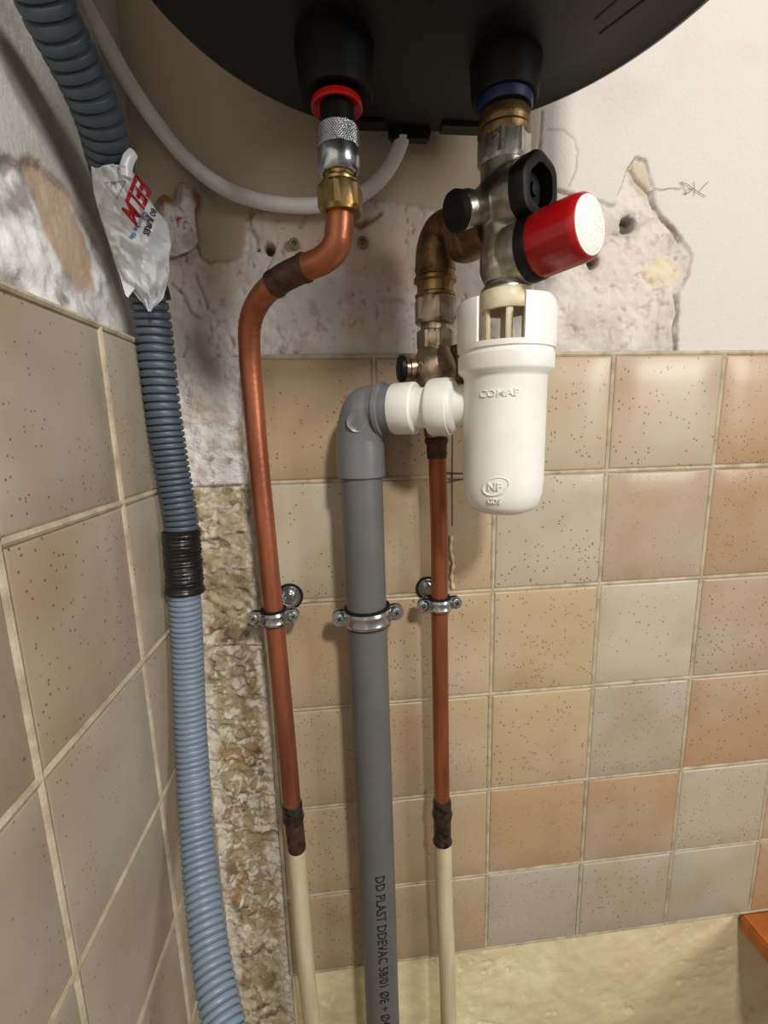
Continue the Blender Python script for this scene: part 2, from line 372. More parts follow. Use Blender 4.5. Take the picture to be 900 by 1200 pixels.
ochre = lerp(ochre, C3((84,68,46)), .7*sstep(.60, .72, n2)*sstep(.45, .6, fbm(X, Z, 36, 169)))
bord = np.maximum(1-sstep(.003, .011, (X+.2705)+(n1-.5)*.012-.004), sstep(-.013, -.006, X-XL+(n2-.5)*.008)); ochre = lerp(ochre, C3((214,206,190)), bord*.8)
white = lerp(white, C3((210,203,195)), .7*sstep(-.04, 0, Z)); col = lerp(white, ochre, low); col = lerp(col, C3((70,52,36)), .8*np.exp(-((Z+.446+.06*(X+.22))/.002)**2)*sstep(-.24, -.228, X))
o = sheet('mortar_strip', X, Z, np.stack([X, Y, Z], -1), np.clip(col, 0, 1), 'mortar', wall_back); o['label'] = 'brown exposed mortar strip in the corner with white veins'
# lower plaster -----------------------------------------------------
xs = np.arange(XL, .62, .0022); zs = np.arange(-.95, -.600, .0022); X, Z = np.meshgrid(xs, zs)
n1 = fbm(X, Z, 18, 221, 5); n2 = fbm(X, Z, 90, 231, 4); rd = ridge(X+.02*n1, Z+.02*n2, 30, 241, 3)
rk_ = ridge(X+.015*n2, Z+.015*n1, 70, 261, 3); mk_ = sstep(.47, .6, fbm(X, Z, 16, 265))
Y = .0035 - (n1-.5)*.007 - (n2-.5)*.0016 + .0028*sstep(.84, .93, rk_)*mk_ + .0022*sstep(.88, .95, rd)*sstep(.45, .6, fbm(X, Z, 14, 251)) - .0015*sstep(.9, .97, rd)
col = lerp(np.broadcast_to(C3((238,226,182)), X.shape+(3,)), C3((226,210,170)), sstep(.42, .62, n1)); col = lerp(col, C3((238,230,198)), sstep(.86, .95, rd)*.6)
col = lerp(col, C3((220,198,162)), sstep(0.05, .25, X-.6*(Z+.65))*.5); col = lerp(col, C3((168,144,96)), .5*sstep(.87, .93, rk_)*mk_*sstep(.5, .6, n2))
o = sheet('lower_plaster', X, Z, np.stack([X, Y, Z], -1), np.clip(col, 0, 1), 'plaster', wall_back); o['label'] = 'cream plaster band below the tiles'
# grout bed
bm = BM(); box(bm, ((XL+.62)/2, .0065, -.306), (.62-XL, .010, .611)); o = obj('grout_bed', bm, 'grout', wall_back, smooth=False)

# tiles --------------------------------------------------------------
def tile_mesh(w, h, th=.0085):
    bm = BM(); g = .0017; W2, H2 = w-2*g, h-2*g; n = 6; e = .0022
    us = [0, e*.35, e, .25, .5, .75, W2-e, W2-e*.35, W2]; us = [0, e*.35, e] + [W2*k for k in (.25, .5, .75)] + [W2-e, W2-e*.35, W2]
    vs = [0, e*.35, e] + [H2*k for k in (.25, .5, .75)] + [H2-e, H2-e*.35, H2]
    def d(i): return {0: .0016, 1: .0006, 2: .00015, 6: .00015, 7: .0006, 8: .0016}.get(i, 0)
    grid = [[bm.verts.new((g+u, max(d(i), d(j)) - (.0002 if 3 <= i <= 5 and 3 <= j <= 5 else 0), g+vv)) for i, u in enumerate(us)] for j, vv in enumerate(vs)]
    for j in range(8):
        for i in range(8): bm.faces.new((grid[j][i], grid[j][i+1], grid[j+1][i+1], grid[j+1][i]))
    ring = [grid[0][i] for i in range(9)] + [grid[j][8] for j in range(1, 9)] + [grid[8][i] for i in range(7, -1, -1)] + [grid[j][0] for j in range(7, 0, -1)]
    low = [bm.verts.new((v.co.x, th, v.co.z)) for v in ring]
    for i in range(len(ring)): bm.faces.new((ring[i], ring[(i+1) % len(ring)], low[(i+1) % len(ring)], low[i]))
    bm.faces.new(low); bmesh.ops.recalc_face_normals(bm, faces=bm.faces)
    me = bpy.data.meshes.new('tile'); bm.to_mesh(me); bm.free(); me.materials.append(M['tile'])
    for p in me.polygons: p.use_smooth = True
    return me
cache = {}
def tmesh(w, h):
    k = (round(w, 4), round(h, 4))
    if k not in cache: cache[k] = tile_mesh(w, h)
    return cache[k]
WARM = (182,152,118); TAN = (174,144,112); BEI = (184,161,129); PALE = (186,176,155); GREY = (178,170,151); PINK = (178,157,132)
BC = [[BEI, BEI, BEI, PINK, TAN, TAN], [PALE, BEI, PALE, PINK, TAN, BEI], [BEI, BEI, BEI, PALE, PINK, TAN], [BEI, BEI, BEI, GREY, TAN, PINK], [BEI, BEI, WARM, TAN, PALE, BEI], [BEI, BEI, GREY, GREY, GREY, TAN]]
rj = random.Random(3)
for j in range(6):
    for i in range(8):
        c = BC[j][i] if i < 6 else rj.choice([BEI, PALE, TAN]); w = TP
        h = ZR[j]-ZR[j+1]; t = link('tile', tmesh(w, h), wall_back)
        t.location = (XL+i*TP + (rj.random()-.5)*.0005, (rj.random()-.5)*.0006, ZR[j+1] + (rj.random()-.5)*.0005)
        t.rotation_euler = ((rj.random()-.5)*.006, 0 if (i, j) != (5, 5) else .0, (rj.random()-.5)*.006)
        jv = rj.randint(-5, 5); t.color = (*lin(tuple(v + jv for v in c)), 1)
# grout ridges: rounded joint lines standing just below the tile faces, one object (too thin to pick apart)
bm = BM()
for j in range(0, 7): tube(bm, [Vector((XL, .0022, ZR[j])), Vector((.61, .0022, ZR[j]))], .0021, 8)
for i in range(0, 8): tube(bm, [Vector((XL+i*TP, .0022, ZR[6])), Vector((XL+i*TP, .0022, ZR[0]))], .0021, 8)
o = obj('grout_joint', bm, 'grout', wall_back); o['kind'] = 'stuff'

# left wall ------------------------------------------------------------
AL = .0208; XW = -.266; 
def LP(s, z, off=0):   # s: distance from the corner towards the camera; off: out of the wall (into the room)
    return Vector((XW - s*math.sin(AL) + off*math.cos(AL), -s*math.cos(AL) - off*math.sin(AL), z))
def lpx(px, py):
    d = ray(px, py); P0 = np.array(LP(0, 0)); n = np.array([math.cos(AL), -math.sin(AL), 0]); t = (P0-CAM) @ n/(d @ n); P = CAM + t*d
    return ((P-P0) @ np.array([-math.sin(AL), -math.cos(AL), 0]), P[2])
bm = BM(); c = LP(.9, -.1, -.036); box(bm, c, (.02, 2.0, 2.4), Matrix.Rotation(-AL, 3, 'Z')); wall_left = obj('wall_left', bm, 'room', smooth=False); wall_left['kind'] = 'structure'
wall_left['label'] = 'tiled wall on the left with peeling plaster above'
ss = np.arange(-.008, .62, .0019); zs = np.arange(.0012, .5, .0019); S, Z = np.meshgrid(ss, zs)
n1 = fbm(S, Z, 40, 321, 5); n2 = fbm(S, Z, 130, 331, 4); rd = ridge(S+.01*n1, Z+.01*n2, 60, 341, 4)
lr = [lpx(*p) for p in [(156,420),(148,330),(135,295),(118,262),(100,228),(82,205),(62,190),(50,186),(44,192),(30,190),(15,182),(0,155)]]; lr = lr + [(.8, .20), (.8, -.2), (-.05, -.2)]
ws = S + (n2-.5)*.006; wz2 = Z + (n1-.5)*.006
inr = inpoly(ws, wz2, lr); r1 = blur(inr, 1)
tanp = blur(inpoly(ws, wz2, [lpx(*p) for p in [(47,187),(62,190),(84,207),(104,236),(118,268),(128,300),(132,335),(118,345),(100,318),(84,285),(70,245),(56,210)]]), 2)
off = -.0085 - r1*.0022 + r1*(1-.8*tanp)*((n1-.5)*.006+(n2-.5)*.004 - .002*sstep(.82, .94, rd)) + (1-r1)*(fbm(S, Z, 14, 351)-.5)*.001
colr = lerp(np.broadcast_to(C3((206,206,204)), S.shape+(3,)), C3((160,156,150)), sstep(.50, .70, n2)); colr = lerp(colr, C3((240,240,238)), sstep(.44, .58, n1))
colr = lerp(colr, C3((186,160,134)), tanp*.9); pc = lerp(np.broadcast_to(C3((204,203,198)), S.shape+(3,)), C3((186,184,178)), sstep(.4, .65, fbm(S, Z*2, 20, 361)))
col = lerp(pc, colr, r1); edge = np.clip(blur(inr, 2)*(1-blur(inr, 2))*4, 0, 1); col = lerp(col, C3((138,110,80)), edge*.6)
P0 = LP(0, 0); PX = P0.x - S*math.sin(AL) + off*math.cos(AL); PY = -S*math.cos(AL) - off*math.sin(AL)
o = sheet('plaster', S, Z, np.stack([PX, PY, Z], -1), np.clip(col, 0, 1), 'leftplaster', wall_left); o['label'] = 'white peeling plaster above the left tiles'
bm = BM(); box(bm, LP(.31, -.45, -.0065), (.010, .64, .90), Matrix.Rotation(-AL, 3, 'Z')); obj('grout_bed', bm, 'grout', wall_left, smooth=False)
S0 = .0947; SJ = [-.0050, S0, S0+TP, S0+2*TP, S0+3*TP, S0+4*TP]
LZ = [.0041+z for z in (0, -.103, -.208, -.3125, -.411, -.514, -.617, -.72, -.823)]
LC = [(163,152,133), (167,152,132), (160,150,133), (165,156,137), (168,152,134), (157,149,132)]
RL = Matrix.Rotation(-AL+PI/2, 4, 'Z')
for j in range(8):
    for i in range(5):
        w = SJ[i+1]-SJ[i]; h = LZ[j]-LZ[j+1]; t = link('tile', tmesh(w, h), wall_left)
        # the tile mesh's front faces -y; its x runs along the wall towards the corner
        p = LP(SJ[i+1], LZ[j+1], 0)
        t.matrix_world = Matrix.Translation(p) @ RL @ Matrix.Translation((0, (rj.random()-.5)*.0006, 0)) @ Matrix.Rotation((rj.random()-.5)*.006, 4, 'X')
        jv = rj.randint(-4, 4); t.color = (*lin(tuple(v+jv for v in rj.choice(LC))), 1)
bm = BM()
for z in LZ: tube(bm, [LP(0, z, -.0014), LP(.6, z, -.0014)], .0022, 8)
for s in SJ[1:]: tube(bm, [LP(s, LZ[-1], -.0014), LP(s, LZ[0], -.0014)], .0022, 8)
o = obj('grout_joint', bm, 'grout', wall_left); o['kind'] = 'stuff'

# unseen rest of the room, for reflections and bounce
def slab(name, c, s, m):
    bm = BM(); box(bm, c, s); o = obj(name, bm, m, smooth=False); o['kind'] = 'structure'; return o
slab('floor', (.55, -.95, -1.31), (1.8, 2.0, .02), 'floorm'); 

# pencil marks, plugs and caulk on the wall -----------------------------------
def stroke(lst, r, m, name, y=.0028):
    bm = BM()
    for l in lst:
        pts = [W(a, b, y) for a, b in l]; tube(bm, pts, r, 6)
    return obj(name, bm, m, wall_back)
stroke([[(766,220),(776,222),(786,220),(798,221)], [(799,214),(802,221),(805,228)], [(797,213),(806,216),(812,221),(808,225),(801,227)], [(813,213),(814,221),(814,229)], [(806,221),(813,221),(820,226),(827,230)], [(830,213),(824,219),(819,225)]], .0002, 'pencil', 'pencil_mark', .0022)
for (px, py, r) in [(248,225,8), (248,225,5.2)]:
    stroke([[(px+r*math.cos(a*PI/10), py+r*math.sin(a*PI/10)) for a in range(21)]], .00025, 'plugl', 'drawn_ring', .003)
for px, py, r in [(345,287,5.5), (425,285,6)]:
    bm = BM(); p = W(px, py, .004); R = r/1390; lathe(bm, [(0, R*.55), (0, R), (.003, R*1.05), (.0036, R*.9), (.0034, R*.55), (0, R*.5)], p, (0, -1, 0), 24, caps=False)
    obj('wall_plug', bm, 'plug', wall_back)
bm = BM(); lathe(bm, [(0, .0022), (.002, .0022)], W(345, 287, .004), (0, -1, 0), 12); obj('plug_screw', bm, 'brassd', wall_back)
bm = BM(); pts = [W(x, y, -.0008) for x, y in [(529,628),(528,645),(531,660),(529,675),(531,690)]]; tube(bm, catmull(pts, .002), lambda s: .0014+.0007*math.sin(s*700), 8); obj('caulk_bead', bm, 'caulk', wall_back)
# a vertical cut line on the tiles behind the copper pipe
bm = BM(); box(bm, W(530, 560, -.0001), (.0008, .0006, .085)); obj('cut_line', bm, 'burnt', wall_back, smooth=False)
bm = BM()
for k, (a, b) in enumerate([((524,554),(556,556)), ((526,562),(556,562)), ((522,566),(545,561))]): tube(bm, [W(*a, -.0002), W(*b, -.0002)], .0006, 6)
obj('scratch', bm, 'brassd', wall_back)

# ================================================================== WATER HEATER
HC = Vector((-.0815, -.1634, 0)); HZ = .149; HR = .1443
heater = thing('water_heater', (HC.x, HC.y, HZ), 'black round water heater hanging above the pipes, seen from below', 'water heater')
bm = BM(); lathe(bm, [(HZ-.0045, .001), (HZ-.0045, .050), (HZ-.001, .0535), (HZ, .0545), (HZ+.001, .118), (HZ+.0005, HR-.006), (HZ-.0005, HR-.003), (HZ+.0008, HR), (HZ+.012, HR+.001), (HZ+.06, HR+.002), (HZ+.062, .01)], HC, seg=128)
obj('base_cap', bm, 'heater', heater, ang=30)
bm = BM(); lathe(bm, [(HZ+.0605, .001), (HZ+.0605, HR+.0005), (HZ+.45, HR+.0005), (HZ+.48, HR-.02), (HZ+.49, .001)], HC, seg=96); obj('tank', bm, 'tankw', heater, label='white cylindrical tank body')
# hot boss
HX, HY = -.128, -.09
bm = BM(); z0 = vz(118, HX, HY); lathe(bm, [(z0+.0015, .014), (z0, .0195), (z0+.002, .0205), (HZ+.002, .0225), (HZ+.004, .0225)], (HX, HY, 0)); obj('outlet_boss', bm, 'boss', heater)
bm = BM(); zr, rr = pr(128, 60, HX, HY); lathe(bm, [(zr+.0030, .0100), (zr+.0030, rr*.97), (zr+.0012, rr), (zr, rr), (zr-.0006, rr*.96), (zr+.0010, rr*.80), (zr+.0014, .0108)], (HX, HY, 0)); obj('hot_ring', bm, 'redr', heater, label='red ring around the hot outlet')
CX, CY = -.0285, -.085
bm = BM(); z0 = vz(120, CX, CY); lathe(bm, [(z0+.001, .012), (z0, .0185), (z0+.002, .0195), (HZ+.002, .021), (HZ+.004, .021)], (CX, CY, 0)); obj('inlet_boss', bm, 'boss', heater)
bm = BM(); zr, rr = pr(128, 64, CX, CY); lathe(bm, [(zr+.007, .011), (zr+.007, rr), (zr+.000, rr), (zr-.0015, rr*.95), (zr-.001, .012)], (CX, CY, 0)); obj('cold_ring', bm, 'bluer', heater, label='blue ring around the cold inlet')
# rim lugs, slots, far bracket
for a, b in [((697,20), (722,-2)), ((703,37), (757,-4))]:
    zz = HZ+.0018; d1 = ray(*a); d2 = ray(*b); A = Vector(CAM+(zz-CAM[2])/d1[2]*d1); B = Vector(CAM+(zz-CAM[2])/d2[2]*d2); B = B+(B-A)*.8
    bm = BM(); tube(bm, [A, A.lerp(B, .5), B], .0014, 10, flat=1); obj('vent_slot', bm, 'dark', heater)
p = W(480, 158, -.024); bm = BM(); box(bm, (p.x, -.022, HZ-.001), (.030, .010, .010), bev=.002); box(bm, (p.x+.036, -.0285, HZ+.001), (.030, .012, .006), bev=.001); box(bm, (p.x-.034, -.0285, HZ+.001), (.030, .012, .005), bev=.001); obj('cable_entry', bm, 'heater', heater)
bm = BM(); lathe(bm, [(HZ-.0058, .001), (HZ-.0058, .012), (HZ-.004, .013)], (HC.x+.012, HC.y+.03, 0)); obj('cover_boss', bm, 'heater', heater)

# ================================================================== HOT SIDE
du = thing('dielectric_union', (HX, HY, vz(205, HX, HY)), 'zinc knurled collar with black sleeve under the red ring', 'pipe fitting')
bm = BM(); za, ra = pr(120, 40, HX, HY); zb, rb = pr(158, 40, HX, HY); lathe(bm, [(za, ra), ((za+zb)/2, ra), (zb-.003, rb)], (HX, HY, 0))
obj('insulating_sleeve', bm, 'black', du)
bm = BM(); zk0, rk = pr(153, 50, HX, HY); zk1 = vz(176, HX, HY); nk = 34
prof = [(zk0+.0003, rk*.8), (zk0, rk*.96)] + [(zk0+(zk1-zk0)*k/nk, rk) for k in range(nk+1)]
KN = 54
def knurl(t, r, a):
    if r < rk*.99: return r
    f = (t-zk0)/.0016; u = a*KN/(2*PI); return r - .0008*(min(abs((u+f) % 1-.5), .25)+min(abs((u-f) % 1-.5), .25))*2+.0002
lathe(bm, prof, (HX, HY, 0), seg=432, rf=knurl); obj('knurled_band', bm, 'zinc', du, ang=180)
bm = BM(); z2 = vz(186, HX, HY); z3 = vz(196, HX, HY); z4 = vz(206, HX, HY)
lathe(bm, [(zk1, rk*.9), (zk1-.0006, rk*.99), (z2, rk*1.02), (z3, rk*1.0), (z4+.001, rk*.90), (z4, rk*.80), (z4+.002, rk*.7)], (HX, HY, 0)); obj('collar', bm, 'zinc', du)
bu = thing('brass_union', (HX, HY, vz(255, HX, HY)), 'shiny brass hexagonal union nut on top of the left copper pipe', 'pipe fitting')
bm = BM(); z5 = vz(199, HX, HY); z6, r6 = pr(214, 37, HX, HY); lathe(bm, [(z5+.003, r6*.92), (z6+.0005, r6*.92), (z6+.0002, r6*1.12), (z6-.0012, r6*1.12), (z6-.003, r6*1.0)], (HX, HY, 0)); hexnut(bm, z5, z6+.0015, r6*1.04, (HX, HY, 0), a0=.25, n=8, ch=.05)
obj('tail_piece', bm, 'brass', bu)
bm = BM(); z7, r7 = pr(252, 50, HX, HY); hexnut(bm, z6-.0018, z7, r7*1.09, (HX, HY, 0), a0=.25, ch=.14); obj('union_nut', bm, 'brass', bu, ang=20)

def path(lst, step=.002): return catmull([W(*p) for p in lst], step)
hotp = [(398,235,-.09), (398,262,-.0895), (394,288,-.088), (378,305,-.082), (352,316,-.074), (326,330,-.064), (304,352,-.05), (293,380,-.038), (293,420,-.030), (297,470,-.027), (303,540,-.027), (311,620,-.027), (319,700,-.027), (327,780,-.027), (336,870,-.027), (342,940,-.027)]
hp = thing('copper_pipe', W(342, 940, -.027), 'left copper pipe that bends right up to the brass nut', 'pipe')
pts = path(hotp); bm = BM()
def hr(s): return .0078 + (.0003*math.sin(s*1400)*math.exp(-((s-.115)/.012)**2)) + .0006*math.exp(-((s-.02)/.02)**2)
tube(bm, pts, hr, 28); obj('tube', bm, 'copper', hp)
k0 = min(range(len(pts)), key=lambda i: abs(proj(pts[i])[0]-358)+abs(proj(pts[i])[1]-313)); k1 = min(range(len(pts)), key=lambda i: abs(proj(pts[i])[0]-320)+abs(proj(pts[i])[1]-334))
bm = BM(); seg = pts[min(k0, k1):max(k0, k1)+1]; L_ = sum((b-a).length for a, b in zip(seg, seg[1:]))
tube(bm, seg, lambda s: .0084+.0011*(s < .0022 or s > L_-.0022)*.5, 28); obj('burnt_sleeve', bm, 'burnt', hp, label='dark scorched sleeve joint on the bend')
jp = [W(342, 940, -.027), W(345, 960, -.027), W(350, 1000, -.027)]
bm = BM(); a, b = jp[0], W(344, 962, -.027); lathe(bm, [(0, .0080), (.002, .0090), ((b-a).length*.5, .0088), ((b-a).length*.8, .0098), ((b-a).length, .0085)], a, b-a, 28); obj('solder_joint', bm, 'solder', hp, label='blackened solder joint')
bm = BM(); a, b = W(344, 958, -.027), W(348.5, 998, -.027); lathe(bm, [(0, .0082), ((b-a).length, .0080)], a, b-a, 28); obj('scorched_section', bm, 'burnt', hp)
bm = BM(); tube(bm, catmull([W(348, 994, -.027), W(352, 1060, -.0275), W(358, 1130, -.028), W(367, 1215, -.028), W(376, 1330, -.028), Vector((-.182, -.028, -.95))], .01), .0083, 28); obj('painted_section', bm, 'paint', hp, label='lower length coated in old cream paint')

# ================================================================== COLD SIDE
cp = thing('copper_pipe', W(516, 935, -.025), 'right copper pipe running down from behind the white connectors', 'pipe')
cl = [(508,470,-.026), (511,500,-.026), (513,560,-.025), (515,640,-.025), (515,710,-.025), (516,800,-.025), (517,880,-.025), (518,940,-.025)]
bm = BM(); tube(bm, path(cl, .006), .0071, 28); obj('tube', bm, 'coppero', cp)
bm = BM(); a, b = W(511, 500, -.026), W(512, 537, -.026); L_ = (b-a).length; lathe(bm, [(0, .0083), (L_*.35, .0086), (L_*.38, .0094), (L_*.5, .0092), (L_*.55, .0082), (L_, .0078)], a, b-a, 28); obj('solder_joint', bm, 'burnt', cp, label='dark brown soldered sleeve near the top')
bm = BM(); a, b = W(518, 935, -.025), W(518.5, 985, -.025); L_ = (b-a).length; lathe(bm, [(0, .0074), (L_*.1, .0086), (L_*.25, .0084), (L_*.35, .0096), (L_*.5, .0082), (L_*.93, .0080), (L_, .0092)], a, b-a, 28); obj('solder_joint', bm, 'solder', cp, label='blackened solder joint')
bm = BM(); tube(bm, catmull([W(519, 983, -.025), W(521, 1060, -.025), W(524, 1130, -.025), W(526, 1215, -.025), W(528, 1330, -.025), Vector((-.046, -.025, -.95))], .01), .0081, 28); obj('painted_section', bm, 'paint', cp, label='lower length coated in old cream paint')

# stop valve + nut
VX, VY = W(510, 360, -.033).x, -.033
sv = thing('stop_valve', (VX, VY, vz(470, VX, VY)), 'dull nickel stop valve with black end handle behind the white siphon', 'valve')
def vl(x, y, lst, bm=None, seg=40):
    bm = bm or BM(); lathe(bm, [pr(py, w, x, y) for py, w in lst], (x, y, 0), seg=seg); return bm
bm = BM(); za, ra = pr(348, 50, VX, VY); zb = vz(380, VX, VY); hexnut(bm, zb, za, ra*1.03, (VX, VY, 0), a0=.5, ch=.12); obj('union_nut', bm, 'nickel', sv, ang=20)
bm = vl(VX, VY, [(376,34),(392,35),(393,30)]); 
za, ra = pr(388, 44, VX, VY); zb = vz(410, VX, VY); hexnut(bm, zb, za, ra*1.0, (VX, VY, 0), a0=PI/4, ch=.06, n=8)
vl(VX, VY, [(406,40),(412,42),(420,50),(432,56),(445,54),(458,44),(470,36),(512,26)], bm); obj('valve_body', bm, 'nickel', sv)
hz = vz(432, VX, VY)
bm = BM(); a = W(490, 430, VY); lathe(bm, [(0, .0085), (.012, .008), (.0125, .0065), (.0165, .0065)], Vector((VX-.008, VY, hz)), (-1, -.1, 0)); obj('side_port', bm, 'nickel', sv)
bm = BM(); lathe(bm, [(0, .0085), (.001, .0098), (.004, .0098), (.005, .0085)], Vector((VX-.0235, VY-.0015, hz)), (-1, -.1, 0)); obj('handle', bm, 'black', sv)
bm = BM(); box(bm, W(537, 428, -.036), (.012, .016, .028), bev=.002); obj('side_flange', bm, 'brassd', sv)
# arrow mark on body
bm = BM(); q = W(493, 431, -.0525); 
for dx in (-.0011, .0011): tube(bm, [q+Vector((dx, 0, -.003)), q+Vector((dx, 0, .0015))], .0003, 6)
tube(bm, [q+Vector((-.002, 0, .0015)), q+Vector((0, 0, .004)), q+Vector((.002, 0, .0015))], .0003, 6); obj('arrow_mark', bm, 'nickel', sv)

# brass elbow
be = thing('brass_elbow', (VX, VY, vz(345, VX, VY)), 'aged brown brass elbow joining the stop valve to the safety valve', 'pipe fitting')
bm = BM()
tube(bm, catmull([Vector((VX, VY, vz(318, VX, VY))), Vector((VX, VY-.001, vz(292, VX, VY))), W(517, 272, -.038), W(530, 266, -.047), W(545, 264, -.060), W(556, 262, -.072)], .0015), lambda s: .0148-.0025*min(1, s/.03), 32)
obj('bend', bm, 'brassd', be)
bm = vl(VX, VY, [(298,42),(302,46),(326,46),(327,43)]); obj('socket', bm, 'brassd', be)
bm = vl(VX, VY, [(325,46),(327,50),(331,50),(333,44),(337,42),(344,42),(346,47),(349,47),(350,40)]); obj('ring_band', bm, 'brassm', be, label='paler brass ring')
bm = BM(); a = W(538, 283, -.050); lathe(bm, [(0, .0135), (.006, .0150), (.012, .0150), (.014, .013), (.03, .0125)], a, Vector((CX, CY, vz(262, CX, CY)))-a, 32); obj('outlet_socket', bm, 'brassd', be)

# ================================================================== SAFETY GROUP
sg = thing('safety_valve', (CX, CY, vz(330, CX, CY)), 'chunky nickel safety valve with red knob hanging from the heater inlet', 'valve')
bm = vl(CX, CY, [(136,58),(142,60),(146,61),(150,61),(154,58),(158,62),(164,60),(168,56)]); obj('threaded_ring', bm, 'brassd', sg, label='brown brass ring at the top')
bm = BM(); za, ra = pr(160, 62, CX, CY); zb = vz(196, CX, CY); hexnut(bm, zb, za, ra*.99, (CX, CY, 0), a0=.35, ch=.12, n=8); obj('inlet_nut', bm, 'chrome', sg, ang=20)
Cb = W(585, 238, CY); P1 = W(634, 218, -.11); n1v = (P1-Cb).normalized(); Rb = W(606, 299, -.09); P2 = W(691, 264, -.13); n2v = (P2-Rb).normalized(); Lb = W(533, 248, -.096); nlv = (Lb-Cb).normalized()
bm = BM(); zt = vz(188, CX, CY); zl, rl = pr(335, 44, CX, CY)
lathe(bm, [pr(188, 54, CX, CY), pr(205, 53, CX, CY), pr(225, 52, CX, CY), pr(240, 54, CX, CY), pr(262, 47, CX, CY), pr(280, 45, CX, CY), pr(300, 50, CX, CY), pr(318, 50, CX, CY), pr(332, 40, CX, CY)], (CX, CY, 0), seg=32)
lathe(bm, [(-.012, .0130), (-.002, .0150), (.008, .0168), (.0198, .0174)], Cb, n1v, 32)
lathe(bm, [(-.006, .0125), (.006, .0120), (.014, .0098), (.020, .0092), (.024, .0105), ((Lb-Cb).length-.004, .0105)], Cb, nlv, 32)
Rc = Rb - n2v*.006
lathe(bm, [(-.014, .012), (-.002, .0158), (.006, .0178), (.0155, .0182)], Rc, n2v, 32)
bmesh.ops.create_uvsphere(bm, u_segments=24, v_segments=16, radius=.0158, matrix=Matrix.Translation(Cb))
bmesh.ops.create_uvsphere(bm, u_segments=24, v_segments=16, radius=.0145, matrix=Matrix.Translation(Rc-Vector((.003, 0, 0))))
body = obj('valve_body', bm, 'chrome', sg)
md = body.modifiers.new('r', 'REMESH'); md.mode = 'VOXEL'; md.voxel_size = .0007; md.use_smooth_shade = True
md = body.modifiers.new('s', 'SMOOTH'); md.factor = .6; md.iterations = 7
# black isolating knob (right)
bm = BM()
def lob(t, r, a): return r*(1+.035*math.cos(6*a)) if r > .010 else r
lathe(bm, [(0, .0162), (.0008, .0174), (.0078, .0176), (.0100, .0165), (.0110, .0142), (.0105, .0112), (.0030, .0100), (.0028, .0040), (.0070, .0036), (.0074, .001)], Cb+n1v*.0193, n1v, 72, rf=lob); obj('isolating_knob', bm, 'black', sg, label='black lobed knob with hollow centre')
bm = BM(); lathe(bm, [(0, .0158), (0, .0178), (.0016, .0178), (.0016, .0158)], Cb+n1v*.0186, n1v, 64, caps=False); obj('knob_rim', bm, 'chrome', sg)
# red drain knob
L2 = (P2-Rc).length
bm = BM(); lathe(bm, [(.014, .0165), (.014, .0192), (.0165, .0192), (.0165, .0165)], Rc, n2v, 64, caps=False); obj('port_rim', bm, 'chrome', sg)
bm = BM(); lathe(bm, [(.0140, .016), (.0150, .0186), (.0215, .0188), (.0235, .0182), (.0235, .012)], Rc, n2v, 64); obj('knob_collar', bm, 'black', sg, label='black collar behind the red knob')
bm = BM()
def rib(t, r, a): return r*(1+.006*math.cos(18*a)) if r > .0165 and t < L2-.004 else r
lathe(bm, [(.0220, .014), (.0225, .0178), (.026, .0181), (L2-.0045, .0174), (L2-.0015, .0168), (L2, .0156), (L2, .001)], Rc, n2v, 144, rf=rib); obj('drain_knob', bm, 'redp', sg, label='red round drain knob')
bm = BM(); lathe(bm, [(L2-.0005, .0150), (L2+.0005, .0150), (L2+.0007, .0145), (L2+.0007, .001)], Rc, n2v, 64); obj('knob_disc', bm, 'white', sg, label='white printed disc on the end of the red knob')
ax, u, v = frame(n2v); bm = BM(); rr_ = random.Random(5)
for r in (.0128, .0104, .008, .0056):
    n = int(r*3200)
    for k in range(n):
        if rr_.random() < .45: continue
        a = 2*PI*k/n; c = Rc + ax*(L2+.00075) + (u*math.cos(a)+v*math.sin(a))*r; tdir = (v*math.cos(a)-u*math.sin(a))
        tube(bm, [c-tdir*.0003, c+tdir*.0003], .00012, 4)
obj('disc_marks', bm, 'inkg', sg)
# left cap
bm = BM(); Ll = (Lb-Cb).length; lathe(bm, [(Ll-.004, .0085), (Ll-.0036, .0108), (Ll-.001, .0112), (Ll+.0012, .0105), (Ll+.0024, .0085), (Ll+.0028, .001)], Cb, nlv, 48); obj('test_cap', bm, 'rubber', sg, label='black round cap on the left port')
# cast marks
def embfn(org, ax, ref, r0):
    """vertical axis cylinder text; ref angle (towards -y rotated)"""
    def f(uu, vv):
        a = ref + uu/r0; n = Vector((math.sin(a), -math.cos(a), 0)); return Vector((org.x, org.y, 0)) + n*r0 + Vector((0, 0, org.z+vv)), n
    return f
text_obj('2', .007, embfn(Vector((CX, CY, vz(180, CX, CY))), None, -.75, pr(176, 62, CX, CY)[1]*.95), 'chrome', sg, depth=.0006, name='cast_mark')

# ================================================================== SIPHON
SX, SY = -.0245, -.085
si = thing('tundish_siphon', (SX, SY, vz(598, SX, SY)), 'white plastic drain siphon cup under the safety valve', 'siphon')
bm = vl(SX, SY, [(328,34),(334,52),(340,60),(343,61),(347,58)]) ; obj('outlet_flange', bm, 'chrome', sg)
